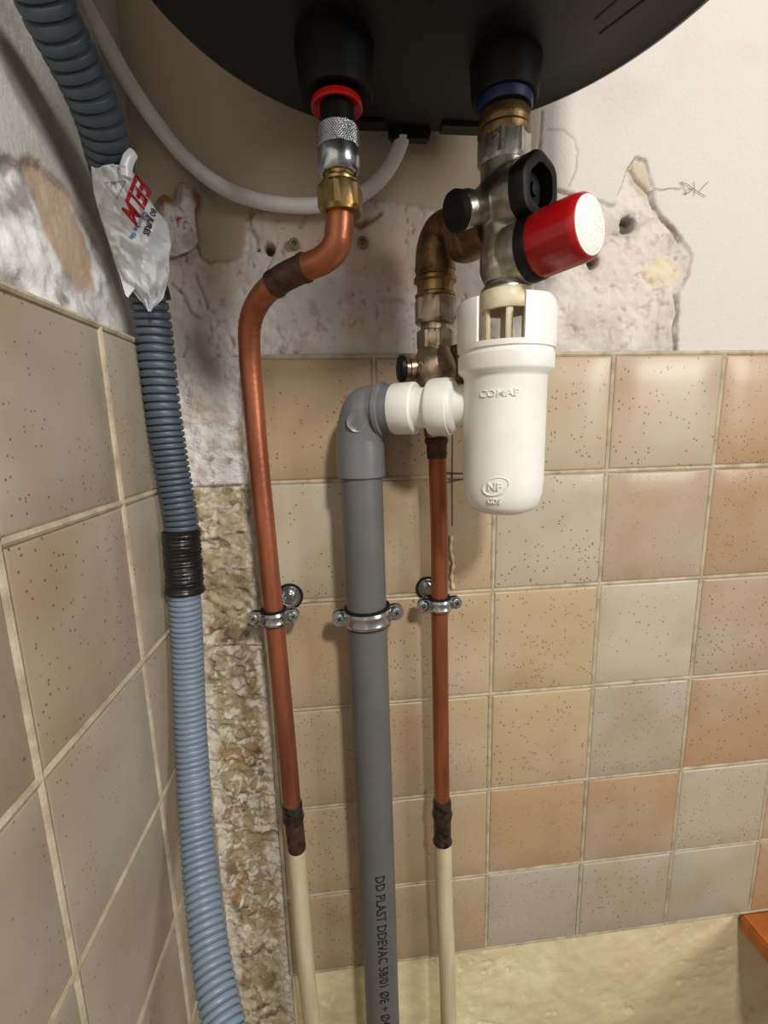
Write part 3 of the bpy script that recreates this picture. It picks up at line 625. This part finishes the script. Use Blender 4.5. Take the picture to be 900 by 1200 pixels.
# cream funnel ring and cage bars
def ringmesh(bm, lst, thick, x=SX, y=SY, a_skip=None, seg=96):
    prof = [pr(py, w, x, y) for py, w in lst]; inner = [(z, r-thick) for z, r in prof][::-1]; allp = prof+inner; n = len(allp)
    rings = []
    for z, r in allp:
        rings.append([bm.verts.new((x + r*math.sin(2*PI*i/seg), y - r*math.cos(2*PI*i/seg), z)) for i in range(seg)])
    for k in range(n):
        A, B = rings[k], rings[(k+1) % n]
        for i in range(seg):
            if a_skip and a_skip(2*PI*(i+.5)/seg): continue
            bm.faces.new((A[i], A[(i+1) % seg], B[(i+1) % seg], B[i]))
    if a_skip:   # close the cut sides
        for i in range(seg):
            if a_skip(2*PI*(i+.5)/seg) != a_skip(2*PI*(i-.5)/seg): bm.faces.new([rings[k][i] for k in range(n)])
    return bm
bm = ringmesh(BM(), [(341,58),(344,62),(352,63),(364,64),(366,62)], .0022); obj('funnel_ring', bm, 'cream', si, label='cream inner funnel')
zt, rt = pr(362, 62, SX, SY); zb, rb = pr(420, 56, SX, SY)
camang = math.atan2(CAM[0]-SX, -(CAM[1]-SY))
for k in range(6):
    a = camang + .12 + k*PI/3
    bm = BM(); n = Vector((math.sin(a), -math.cos(a), 0)); c0 = Vector((SX, SY, 0))+n*(rt-.0022)
    box(bm, c0+Vector((0, 0, (zt+zb)/2)), (.0042, .0028, zt-zb+.003), Matrix.Rotation(a, 3, 'Z'), bev=.0006); obj('cage_bar', bm, 'cream', si)
# cup with a front window
def skip(a):
    d = (a-camang+PI) % (2*PI)-PI; return (-.60 < d < .36) or (2.7 < (a-camang) % (2*PI) < 3.6)
bm = ringmesh(BM(), [(356,112),(358,114),(380,113),(407,112)], .0022, a_skip=skip, seg=120); obj('cup_shield', bm, 'white', si)
prof = [pr(a, b, SX, SY) for a, b in [(406,112),(412,111),(413,107),(416,107),(418,110),(434,109),(437,107),(441,97),(445,94.5),(500,93),(560,91),(576,88.5),(588,82),(595,70),(599,50),(600,2)]]
bm = BM(); rin = [(prof[0][0], prof[0][1]-.0025), (prof[4][0], prof[4][1]-.004), (prof[7][0]-.003, .020), (prof[7][0]-.03, .012)]
lathe(bm, rin[::-1]+prof, (SX, SY, 0), seg=96); obj('cup_body', bm, 'white', si)
rs = pr(470, 94, SX, SY)[1]
f = embfn(Vector((SX, SY, vz(467, SX, SY))), None, camang-.62+.02, rs); text_obj('COMAP', .0062, f, 'white', si, depth=.00055, sx=1.15, thick=.00008, name='embossed_name')
rs2 = pr(565, 91, SX, SY)[1]; f = embfn(Vector((SX, SY, vz(569, SX, SY))), None, camang-.36, rs2); text_obj('NF', .0072, f, 'white', si, depth=.0006, thick=.0001, name='embossed_mark')
f2 = embfn(Vector((SX, SY, vz(583, SX, SY))), None, camang-.36, pr(580, 88, SX, SY)[1]); text_obj('GDS', .0045, f2, 'white', si, depth=.0006, thick=.00005, name='embossed_mark')
f = embfn(Vector((SX, SY, vz(569, SX, SY))), None, camang-.36, rs2); bm = BM()
pts = []
for k in range(33):
    a = 2*PI*k/32; q, nn = f(.0052+.0082*math.cos(a), .0027+.0056*math.sin(a)+.0016*math.cos(a)); pts.append(q+nn*.0001)
tube(bm, pts, .00045, 8, caps=False); obj('embossed_oval', bm, 'white', si)
# side outlet connectors
A0 = Vector((SX, SY, vz(474, SX, SY))); E0 = W(452, 480, -.043); axd = (E0-A0).normalized(); LT = (E0-A0).length
def tp(px, y=None):
    lo, hi = 0, LT*1.4
    for _ in range(30):
        m = (lo+hi)/2
        if proj(A0+axd*m)[0] > px: lo = m
        else: hi = m
    return lo
def sr(px, h): t = tp(px); return t, h/2*proj(A0+axd*t)[2]/FPX
co = thing('compression_connector', A0+axd*tp(500), 'white double nut connector between the siphon and grey elbow', 'pipe connector')
bm = BM(); lathe(bm, [sr(575, 36), sr(548, 42), sr(535, 46), sr(528, 52), sr(525, 52)], A0, axd, 48); obj('outlet_spigot', bm, 'white', si)
bm = BM(); lathe(bm, [sr(536, 46), sr(533, 58), sr(531, 61), sr(529, 61), sr(528.5, 66), sr(524, 67), sr(509, 66), sr(505, 63), sr(504, 48)], A0, axd, 64); obj('large_nut', bm, 'white', co)
bm = BM(); lathe(bm, [sr(508, 47), sr(484, 47)], A0, axd, 48); obj('neck', bm, 'white', co)
bm = BM(); lathe(bm, [sr(489, 46), sr(488.5, 57), sr(487, 60), sr(484, 60.5), sr(464, 59), sr(462, 57), sr(461, 44)], A0, axd, 64); obj('socket_collar', bm, 'white', co)

# ================================================================== PVC
PX_, PY_ = -.1185, -.035
el = thing('pvc_elbow', (PX_, PY_, vz(560, PX_, PY_)), 'grey plastic elbow on top of the grey drain pipe', 'pipe elbow')
zt = vz(520, PX_, PY_); tE = tp(457); PE = A0+axd*tE; PA = A0+axd*tp(438)
bend = catmull([PE, PA, PA.lerp(Vector((PX_, PY_, PA.z)), .55)+Vector((0, 0, -.0015)), Vector((PX_+.0020, PY_-.001, vz(497, PX_, PY_))), Vector((PX_, PY_, vz(513, PX_, PY_))), Vector((PX_, PY_, vz(524, PX_, PY_)))], .0015)
bm = BM(); tube(bm, bend, .0180, 48); obj('bend', bm, 'pvcl', el)
bm = BM(); lathe(bm, [sr(470, 50), sr(467, 56), sr(452, 57), sr(451, 63), sr(447, 64), sr(446, 56)], A0, axd, 56); obj('side_socket', bm, 'pvcl', el)
bm = vl(PX_, PY_, [(518,52),(520,56.5),(556,57),(558,57),(559,49)], seg=56); obj('lower_socket', bm, 'pvcl', el, label='paler glossy socket sleeve')
q = W(418, 494, -.0570); nrm = (Vector(CAM)-q).normalized(); bm = BM(); 
cc = W(419, 494, -.0540)
lathe(bm, [(0, .0080), (.0014, .0080), (.0018, .0076), (.0014, .0068), (.0012, .001)], cc-nrm*.002, nrm, 32)
_, uu, vv_ = frame(nrm)
for k in range(3): tube(bm, [cc-uu*.004+vv_*(k-1)*.0028, cc+uu*.004+vv_*(k-1)*.0022+vv_*.001], .0005, 6)
obj('moulded_badge', bm, 'pvcl', el)
pv = thing('pvc_pipe', (PX_, PY_, -.6), 'thick grey plastic drain pipe with black printed lettering', 'pipe')
PB = Vector((-.1155, PY_, -.60)); PT = Vector((PX_, PY_, vz(545, PX_, PY_)))
bm = BM(); dv = (PT-PB).normalized(); lathe(bm, [(-.34, .01625), ((PT-PB).length, .01625)], PB, dv, 64); obj('tube', bm, 'pvc', pv)
def pvf(start_py, aoff):
    z0 = vz(start_py, -.1165, PY_)
    def f(uu, vv):
        z = z0-uu; c = PB + dv*((z-PB.z)/dv.z); a = aoff + vv/.01625; n = Vector((math.sin(a), -math.cos(a), 0)); return c + n*.0163, n
    return f
text_obj('DD PLAST DDEVAC 58/01 ØE + Ø40', .0122, pvf(1007, -.15), 'inkb', pv, depth=.00008, sx=.90, thick=.00018, name='printed_lettering')

# ================================================================== PIPE CLIPS
def clip(cx, cy, z, rp, bandw, ear, label, tilt=0, rosette=None, scr=.0036):
    t = thing('pipe_clip', (cx, cy, z), label, 'pipe clip', 'zinc pipe clips on the three pipes')
    r0 = rp+.0014; th = .0016; RT = Matrix.Rotation(tilt, 3, 'Y')
    def arc(sgn, name):
        bm = BM(); n = 28; rows = []
        for k in range(n+1):
            a = PI*k/n; c = Vector((-math.cos(a), -sgn*math.sin(a), 0)); ring = []
            prof = [(0, -.5), (0, .5), (th*.6, .5), (th, .3), (th*.55, .12), (th*.55, -.12), (th, -.3), (th*.6, -.5)]
            for dr, dz in prof: ring.append(bm.verts.new(Vector((cx, cy, z)) + RT @ (c*(r0+dr)+Vector((0, -sgn*.0012, dz*bandw)))))
            rows.append(ring)
        for A, B in zip(rows, rows[1:]):
            for i in range(8): bm.faces.new((A[i], A[(i+1) % 8], B[(i+1) % 8], B[i]))
        bm.faces.new(rows[0]); bm.faces.new(rows[-1])
        for s in (-1, 1):   # ears: rounded plate facing the room
            c = Vector((cx, cy, z)) + RT @ Vector((s*(r0+ear*.55), -sgn*.0016, 0))
            lathe(bm, [(0, bandw*.52), (.0016, bandw*.52)], c, (0, -sgn, 0), 24)
            box(bm, Vector((cx, cy, z)) + RT @ Vector((s*(r0+ear*.2), -sgn*.0024, 0)), (ear*.75, .0016, bandw*.98), RT)
        obj(name, bm, 'clip', t, ang=30)
    arc(1, 'front_band'); arc(-1, 'rear_band')
    bm = BM(); lathe(bm, [(-bandw*.62, rp+.0002), (-bandw*.62, rp+.0022), (-bandw*.5, rp+.0024), (bandw*.5, rp+.0024), (bandw*.62, rp+.0022), (bandw*.62, rp+.0002)], Vector((cx, cy, z)), RT @ Vector((0, 0, 1)), 40, caps=False); obj('rubber_lining', bm, 'rubber', t)
    for s in (-1, 1):
        bm = BM(); c = Vector((cx, cy, z)) + RT @ Vector((s*(r0+ear*.62), -.0032, 0))
        lathe(bm, [(-.008, .0014), (0, .0015), (0, scr*.92), (.0009, scr*.92), (.0013, scr*.8), (.0014, scr*.2)], c, (0, -1, 0), 24)
        screw = obj('screw', bm, 'clip', t)
        bm = BM(); 
        for an in (.5, .5+PI/2): box(bm, c+Vector((0, -.0014, 0)), (scr*1.15, .0004, scr*.24), Matrix.Rotation(an, 3, 'Y'))
        o = obj('cross_slot', bm, 'dark', t, smooth=False); o.parent = screw; o.matrix_parent_inverse = Matrix()
    bm = BM(); lathe(bm, [(0, .0028), (-cy-rp-.002, .0028)], Vector((cx, cy+rp+.002, z)), (0, 1, 0), 16)
    if rosette:
        dx, dz, R = rosette; c = Vector((cx+dx, -.0005, z+dz)); lathe(bm, [(0, R), (.0008, R), (.0022, R*.92), (.0020, R*.84), (.0008, R*.78), (.0008, R*.35), (.003, .0045), (.006, .004)], c, (0, -1, 0), 40)
        bm2 = BM(); lathe(bm2, [(0, R*1.02), (.0005, R*1.12), (.0016, R*1.10), (.002, R*.95)], c, (0, -1, 0), 40, caps=False); obj('washer', bm2, 'rubber', t)
    obj('wall_stem', bm, 'clip', t)
    return t
hz1 = vz(722, -.1935, -.027); hpt = W(321, 722, -.027)
clip(hpt.x, -.027, hz1, .0082, .0105, .010, 'zinc clip on the left copper pipe, round base plate showing behind', .0, (.0105, .0065, .0105))
q = W(431, 720, PY_); clip(q.x, PY_, q.z, .0163, .0125, .009, 'widest zinc clip, on the thick grey drain pipe', -.05)
q = W(515, 707, -.025); clip(q.x, -.025, q.z, .0073, .0098, .009, 'smallest zinc clip, on the right copper pipe', -.03, (-.0055, .0055, .0095))

# ================================================================== CONDUITS, TAPE, CABLE
def corr(r, pitch, depth, groove=.30):
    def f(s):
        ph = s/pitch[0] if s < pitch[2] else pitch[2]/pitch[0] + (s-pitch[2])/pitch[1]
        u = ph % 1; e = .10; g0 = 1-groove
        k = 0 if u < g0-e else ((u-g0+e)/e if u < g0 else (1 if u < 1-e else (1-u)/e))
        return r-depth*k + .00025*math.sin(PI*min(1, u/(g0-e)))
    return f
def CP(px, py, D): return Vector(CAM + ray(px, py)*D)     # D: distance along the optical axis
def widD(w, d): return FPX*d/w
HD = .0232
up = [CP(-2, -95, .170), CP(38, -30, .185), CP(62, 22, .197), CP(84, 66, .209), CP(103, 105, .220), CP(120, 150, .234), CP(131, 195, .250), CP(146, 250, .270), CP(163, 310, .290), CP(177, 365, .305), CP(184, 420, .313), CP(191, 480, .320), CP(202, 550, .327), CP(211, 602, .3315), CP(214, 632, .3335)]
cu_ = thing('corrugated_conduit', up[-1], 'dark grey ribbed conduit coming down from the top left into the bag and tape', 'conduit')
bm = BM(); pts = catmull(up, .00042); tube(bm, pts, corr(HD/2, (.0054, .0042, .24), .0017, .20), 32); obj('ribbed_tube', bm, 'conduitd', cu_, ang=45)
lo = [CP(214, 640, .334), CP(216, 690, .336), CP(220, 760, .340), CP(222.5, 830, .338), CP(226, 900, .331), CP(231, 980, .316), CP(238, 1050, .297), CP(247, 1120, .278), CP(258, 1180, .262), CP(272, 1240, .248), CP(292, 1320, .235), CP(315, 1420, .225)]
cl_ = thing('corrugated_conduit', lo[0], 'light blue-grey ribbed conduit below the black tape', 'conduit')
bm = BM(); pts2 = catmull(lo, .00042); tube(bm, pts2, corr(.0110, (.0039, .0041, .2), .0015, .24), 32); obj('ribbed_tube', bm, 'conduitl', cl_, ang=45)
tp_ = [CP(212.5, 622, .3325), CP(214, 645, .3340), CP(216, 670, .335), CP(217, 695, .3362)]
bm = BM(); pts3 = catmull(tp_, .0006); tube(bm, pts3, lambda s: .0127+.0003*math.sin(s*900)+.0003*math.sin(s*2300)+(.0004 if (s % .0105) < .0052 else 0)+(.0006 if s > .040 else 0), 40)
tag(obj('electrical_tape', bm, 'tape'), 'black tape wound around the joint of the grey conduits', 'tape')
cab = [CP(70, -50, .262), CP(95, -2, .275), (CP(120, 42, .288)), CP(148, 92, .303), CP(180, 140, .318), CP(215, 183, .330), W(255, 216, -.018), W(298, 234, -.009), W(345, 241, -.008), W(395, 238, -.010), W(425, 227, -.0125), W(450, 205, -.016), W(465, 180, -.019), W(473, 157, -.021), W(475, 143, -.021)]
bm = BM(); tube(bm, catmull(cab, .003), .0052, 20); tag(obj('power_cable', bm, 'cable'), 'white cable looping from the heater to the top left', 'cable')

# ================================================================== PLASTIC BAG
def interp(tab, y): return float(np.interp(y, [t[0] for t in tab], [t[1] for t in tab]))
LT_ = [(196,107),(201,107),(227,110),(256,118),(289,129),(316,141),(340,155),(356,168),(365,174)]
RT_ = [(192,146),(204,158),(215,164),(235,176),(247,184),(260,196),(284,201),(307,198),(329,198),(349,191),(358,182),(365,176)]
axp = {}
def baxis(py):   # depth (y) and x-pixel of the conduit axis at this row
    best = min(pts, key=lambda p: abs(proj(p)[1]-py)); return best, proj(best)[0]
def bag_point(u, py, lift=0):
    xl, xr = interp(LT_, py), interp(RT_, py); px = xl+(xr-xl)*u; c, cx = baxis(py)
    d = (px-cx)/30.0; D0 = proj(c)[2]
    Df = D0 - .0145 + .010*min(1.6, abs(d))**2 * (.45 if d < 0 else .8)
    fold = (vnoise(np.array([u*5+py*.03]), np.array([py*.045]), 5)[0]-.5)*.006 + abs(((u*3.2+py*.021) % 1)-.5)*.0036 + abs(((u*1.7-py*.034) % 1)-.5)*.0030 + (vnoise(np.array([u*14.]), np.array([py*.12-u*3]), 8)[0]-.5)*.002
    return CP(px, py, Df-fold-lift)
bag = thing('plastic_bag', bag_point(.5, 362), 'crumpled white printed plastic bag wrapped around the dark conduit', 'bag')
bm = BM(); NU, NV = 46, 84; G = []
for j in range(NV+1):
    row = []
    for i in range(NU+1):
        u = i/NU; top = 196-4*u+1.5*math.sin(u*9); py = top+(365-top)*j/NV; row.append(bm.verts.new(bag_point(u, py)))
    G.append(row)
for j in range(NV):
    for i in range(NU): bm.faces.new((G[j][i], G[j][i+1], G[j+1][i+1], G[j+1][i]))
fr = obj('front_sheet', bm, 'bag', bag, ang=25); md = fr.modifiers.new('t', 'SOLIDIFY'); md.thickness = .0004; md.offset = -1
# back sheet passing behind the conduit
bm = BM(); G = []
for j in range(41):
    row = []; py = 199+(352-199)*j/40; c, cx = baxis(py); w = 24 + (4 if j > 20 else 0)
    for i in range(17):
        a = PI*i/16; px = cx - w*math.cos(a)*(1 if i < 9 else 1.0); D = proj(c)[2]+.0125*math.sin(a)+.0005*math.sin(i*2+j); row.append(bm.verts.new(CP(px, py, D)))
    G.append(row)
for j in range(40):
    for i in range(16): bm.faces.new((G[j][i], G[j][i+1], G[j+1][i+1], G[j+1][i]))
o = obj('back_sheet', bm, 'bag', bag); md = o.modifiers.new('t', 'SOLIDIFY'); md.thickness = .0004
# twisted corner at the top, and the torn flap at the lower left
bm = BM(); D0 = proj(bag_point(.9, 200))[2]
tube(bm, [CP(149, 208, D0), CP(148, 196, D0-.001), CP(151, 186, D0-.002), CP(156, 180, D0-.001), CP(158, 182, D0+.002)], lambda s: .0030-.05*s+.0006*math.sin(s*1500), 10, flat=.6); obj('twisted_corner', bm, 'bag', bag)
bm = BM(); fl = [(129,290),(141,312),(158,338),(150,349),(147,346),(140,322)]; D0 = proj(bag_point(.2, 320))[2]+.003
A = [bm.verts.new(CP(a, b, D0)) for a, b in fl]; B = [bm.verts.new(CP(a, b, D0+.0006)) for a, b in fl]; bm.faces.new(A); bm.faces.new(B[::-1])
for i in range(6): bm.faces.new((A[i], A[(i+1) % 6], B[(i+1) % 6], B[i]))
obj('torn_flap', bm, 'bag', bag, smooth=False)
# printing: reading direction runs down-left; letter tops point down-right
def bagfn(ox, oy, ddx, ddy, ux, uy, sc):
    def f(a, b):
        px = ox + (ddx*a + ux*b)*sc; py = oy + (ddy*a + uy*b)*sc
        xl, xr = interp(LT_, py), interp(RT_, py); u = (px-xl)/max(1, xr-xl); return bag_point(u, py, .0002), Vector(-ray(px, py)).normalized()
    return f
text_obj('EELM', 1, bagfn(160, 203, -.19, .49, .64, .72, 40), 'inkr', bag, depth=.0002, sx=1.0, thick=.03, name='red_lettering')
text_obj('80 JURES', 1, bagfn(178, 243, -.24, .70, .80, .50, 11.5), 'inkb', bag, depth=.0002, sx=1.0, thick=.02, name='black_lettering')
text_obj('Couche fils', 1, bagfn(169, 247, -.42, .74, .8, .5, 9.5), 'inkc', bag, depth=.0002, sx=1.0, thick=.008, name='blue_lettering')
text_obj('M', 1, bagfn(129, 220, 1, 0, 0, -1, 11), 'inkg', bag, depth=.0002, name='grey_letter')
bm = BM(); f = bagfn(0, 0, 1, 0, 0, 1, 1); P = [(123,214),(147,212),(137,233)]
for a, b in zip(P, P[1:]+P[:1]): tube(bm, [f(a[0]+(b[0]-a[0])*k/6, a[1]+(b[1]-a[1])*k/6)[0] for k in range(7)], .0003, 5)
obj('printed_triangle', bm, 'inkg', bag)
# stained scrap on the wall
poly = [(182,229),(188,224),(197,226),(203,231),(204,218),(208,210),(216,210),(226,216),(232,224),(232,234),(227,243),(228,256),(230,270),(232,282),(226,290),(214,297),(203,300),(192,298),(186,280),(182,255)]
pz = pws(poly, -.004); x0, x1 = min(p[0] for p in pz), max(p[0] for p in pz); z0, z1 = min(p[1] for p in pz), max(p[1] for p in pz)
X, Z = np.meshgrid(np.arange(x0-.002, x1+.002, .0007), np.arange(z0-.002, z1+.002, .0007)); ins = inpoly(X, Z, pz); dist = np.minimum(segdist(X, Z, pz+[pz[0]]), .02)
h = np.where(ins, 1, 0)*(.0015+.006*sstep(0, .008, dist)+(fbm(X, Z, 90, 501)-.5)*.007*sstep(0, .004, dist) + .002*sstep(.7, .95, ridge(X, Z, 90, 511)))
col = lerp(np.broadcast_to(C3((216,206,204)), X.shape+(3,)), C3((186,170,160)), sstep(.45, .65, fbm(X, Z, 60, 521)))
ex, ez = pw(192, 232, -.004); bl = np.exp(-(((X-ex)/.0075)**2+((Z-ez)/.0055)**2)*1.2); ex, ez = pw(230, 228, -.004); bl = np.maximum(bl, np.exp(-(((X-ex)/.003)**2+((Z-ez)/.006)**2)))
col = lerp(col, C3((150,100,48)), np.clip(bl*1.3, 0, 1)); col = lerp(col, C3((128,84,52)), (1-sstep(.0, .0018, dist))*.75)
ex, ez = pw(215, 262, -.004); rm = ((np.abs(X-ex+.3*(Z-ez)) < .0045) & (np.abs(Z-ez) < .0045) & (ridge(X, Z, 260, 531) > .72)); col = lerp(col, C3((150,40,50)), blur(rm, 1)*.9)
sc = sheet('torn_scrap', X, Z, np.stack([X, .0015-h, Z], -1), np.clip(col, 0, 1), 'scrap', None, keep=ins); tag(sc, 'torn stained plastic scrap with brown glue stuck on the wall beside the bag', 'scrap')
md = sc.modifiers.new('t', 'SOLIDIFY'); md.thickness = .0006

# ================================================================== WOODEN BOARD bottom right
a = W(871, 1073, -.002); bm = BM(); box(bm, (a.x+.12, -.118, a.z-.012), (.24, .24, .020), Matrix.Rotation(.0, 3, 'Y'), bev=.002)
tag(obj('wooden_board', bm, 'wood'), 'orange varnished wooden board end at the bottom right under the tiles', 'board')
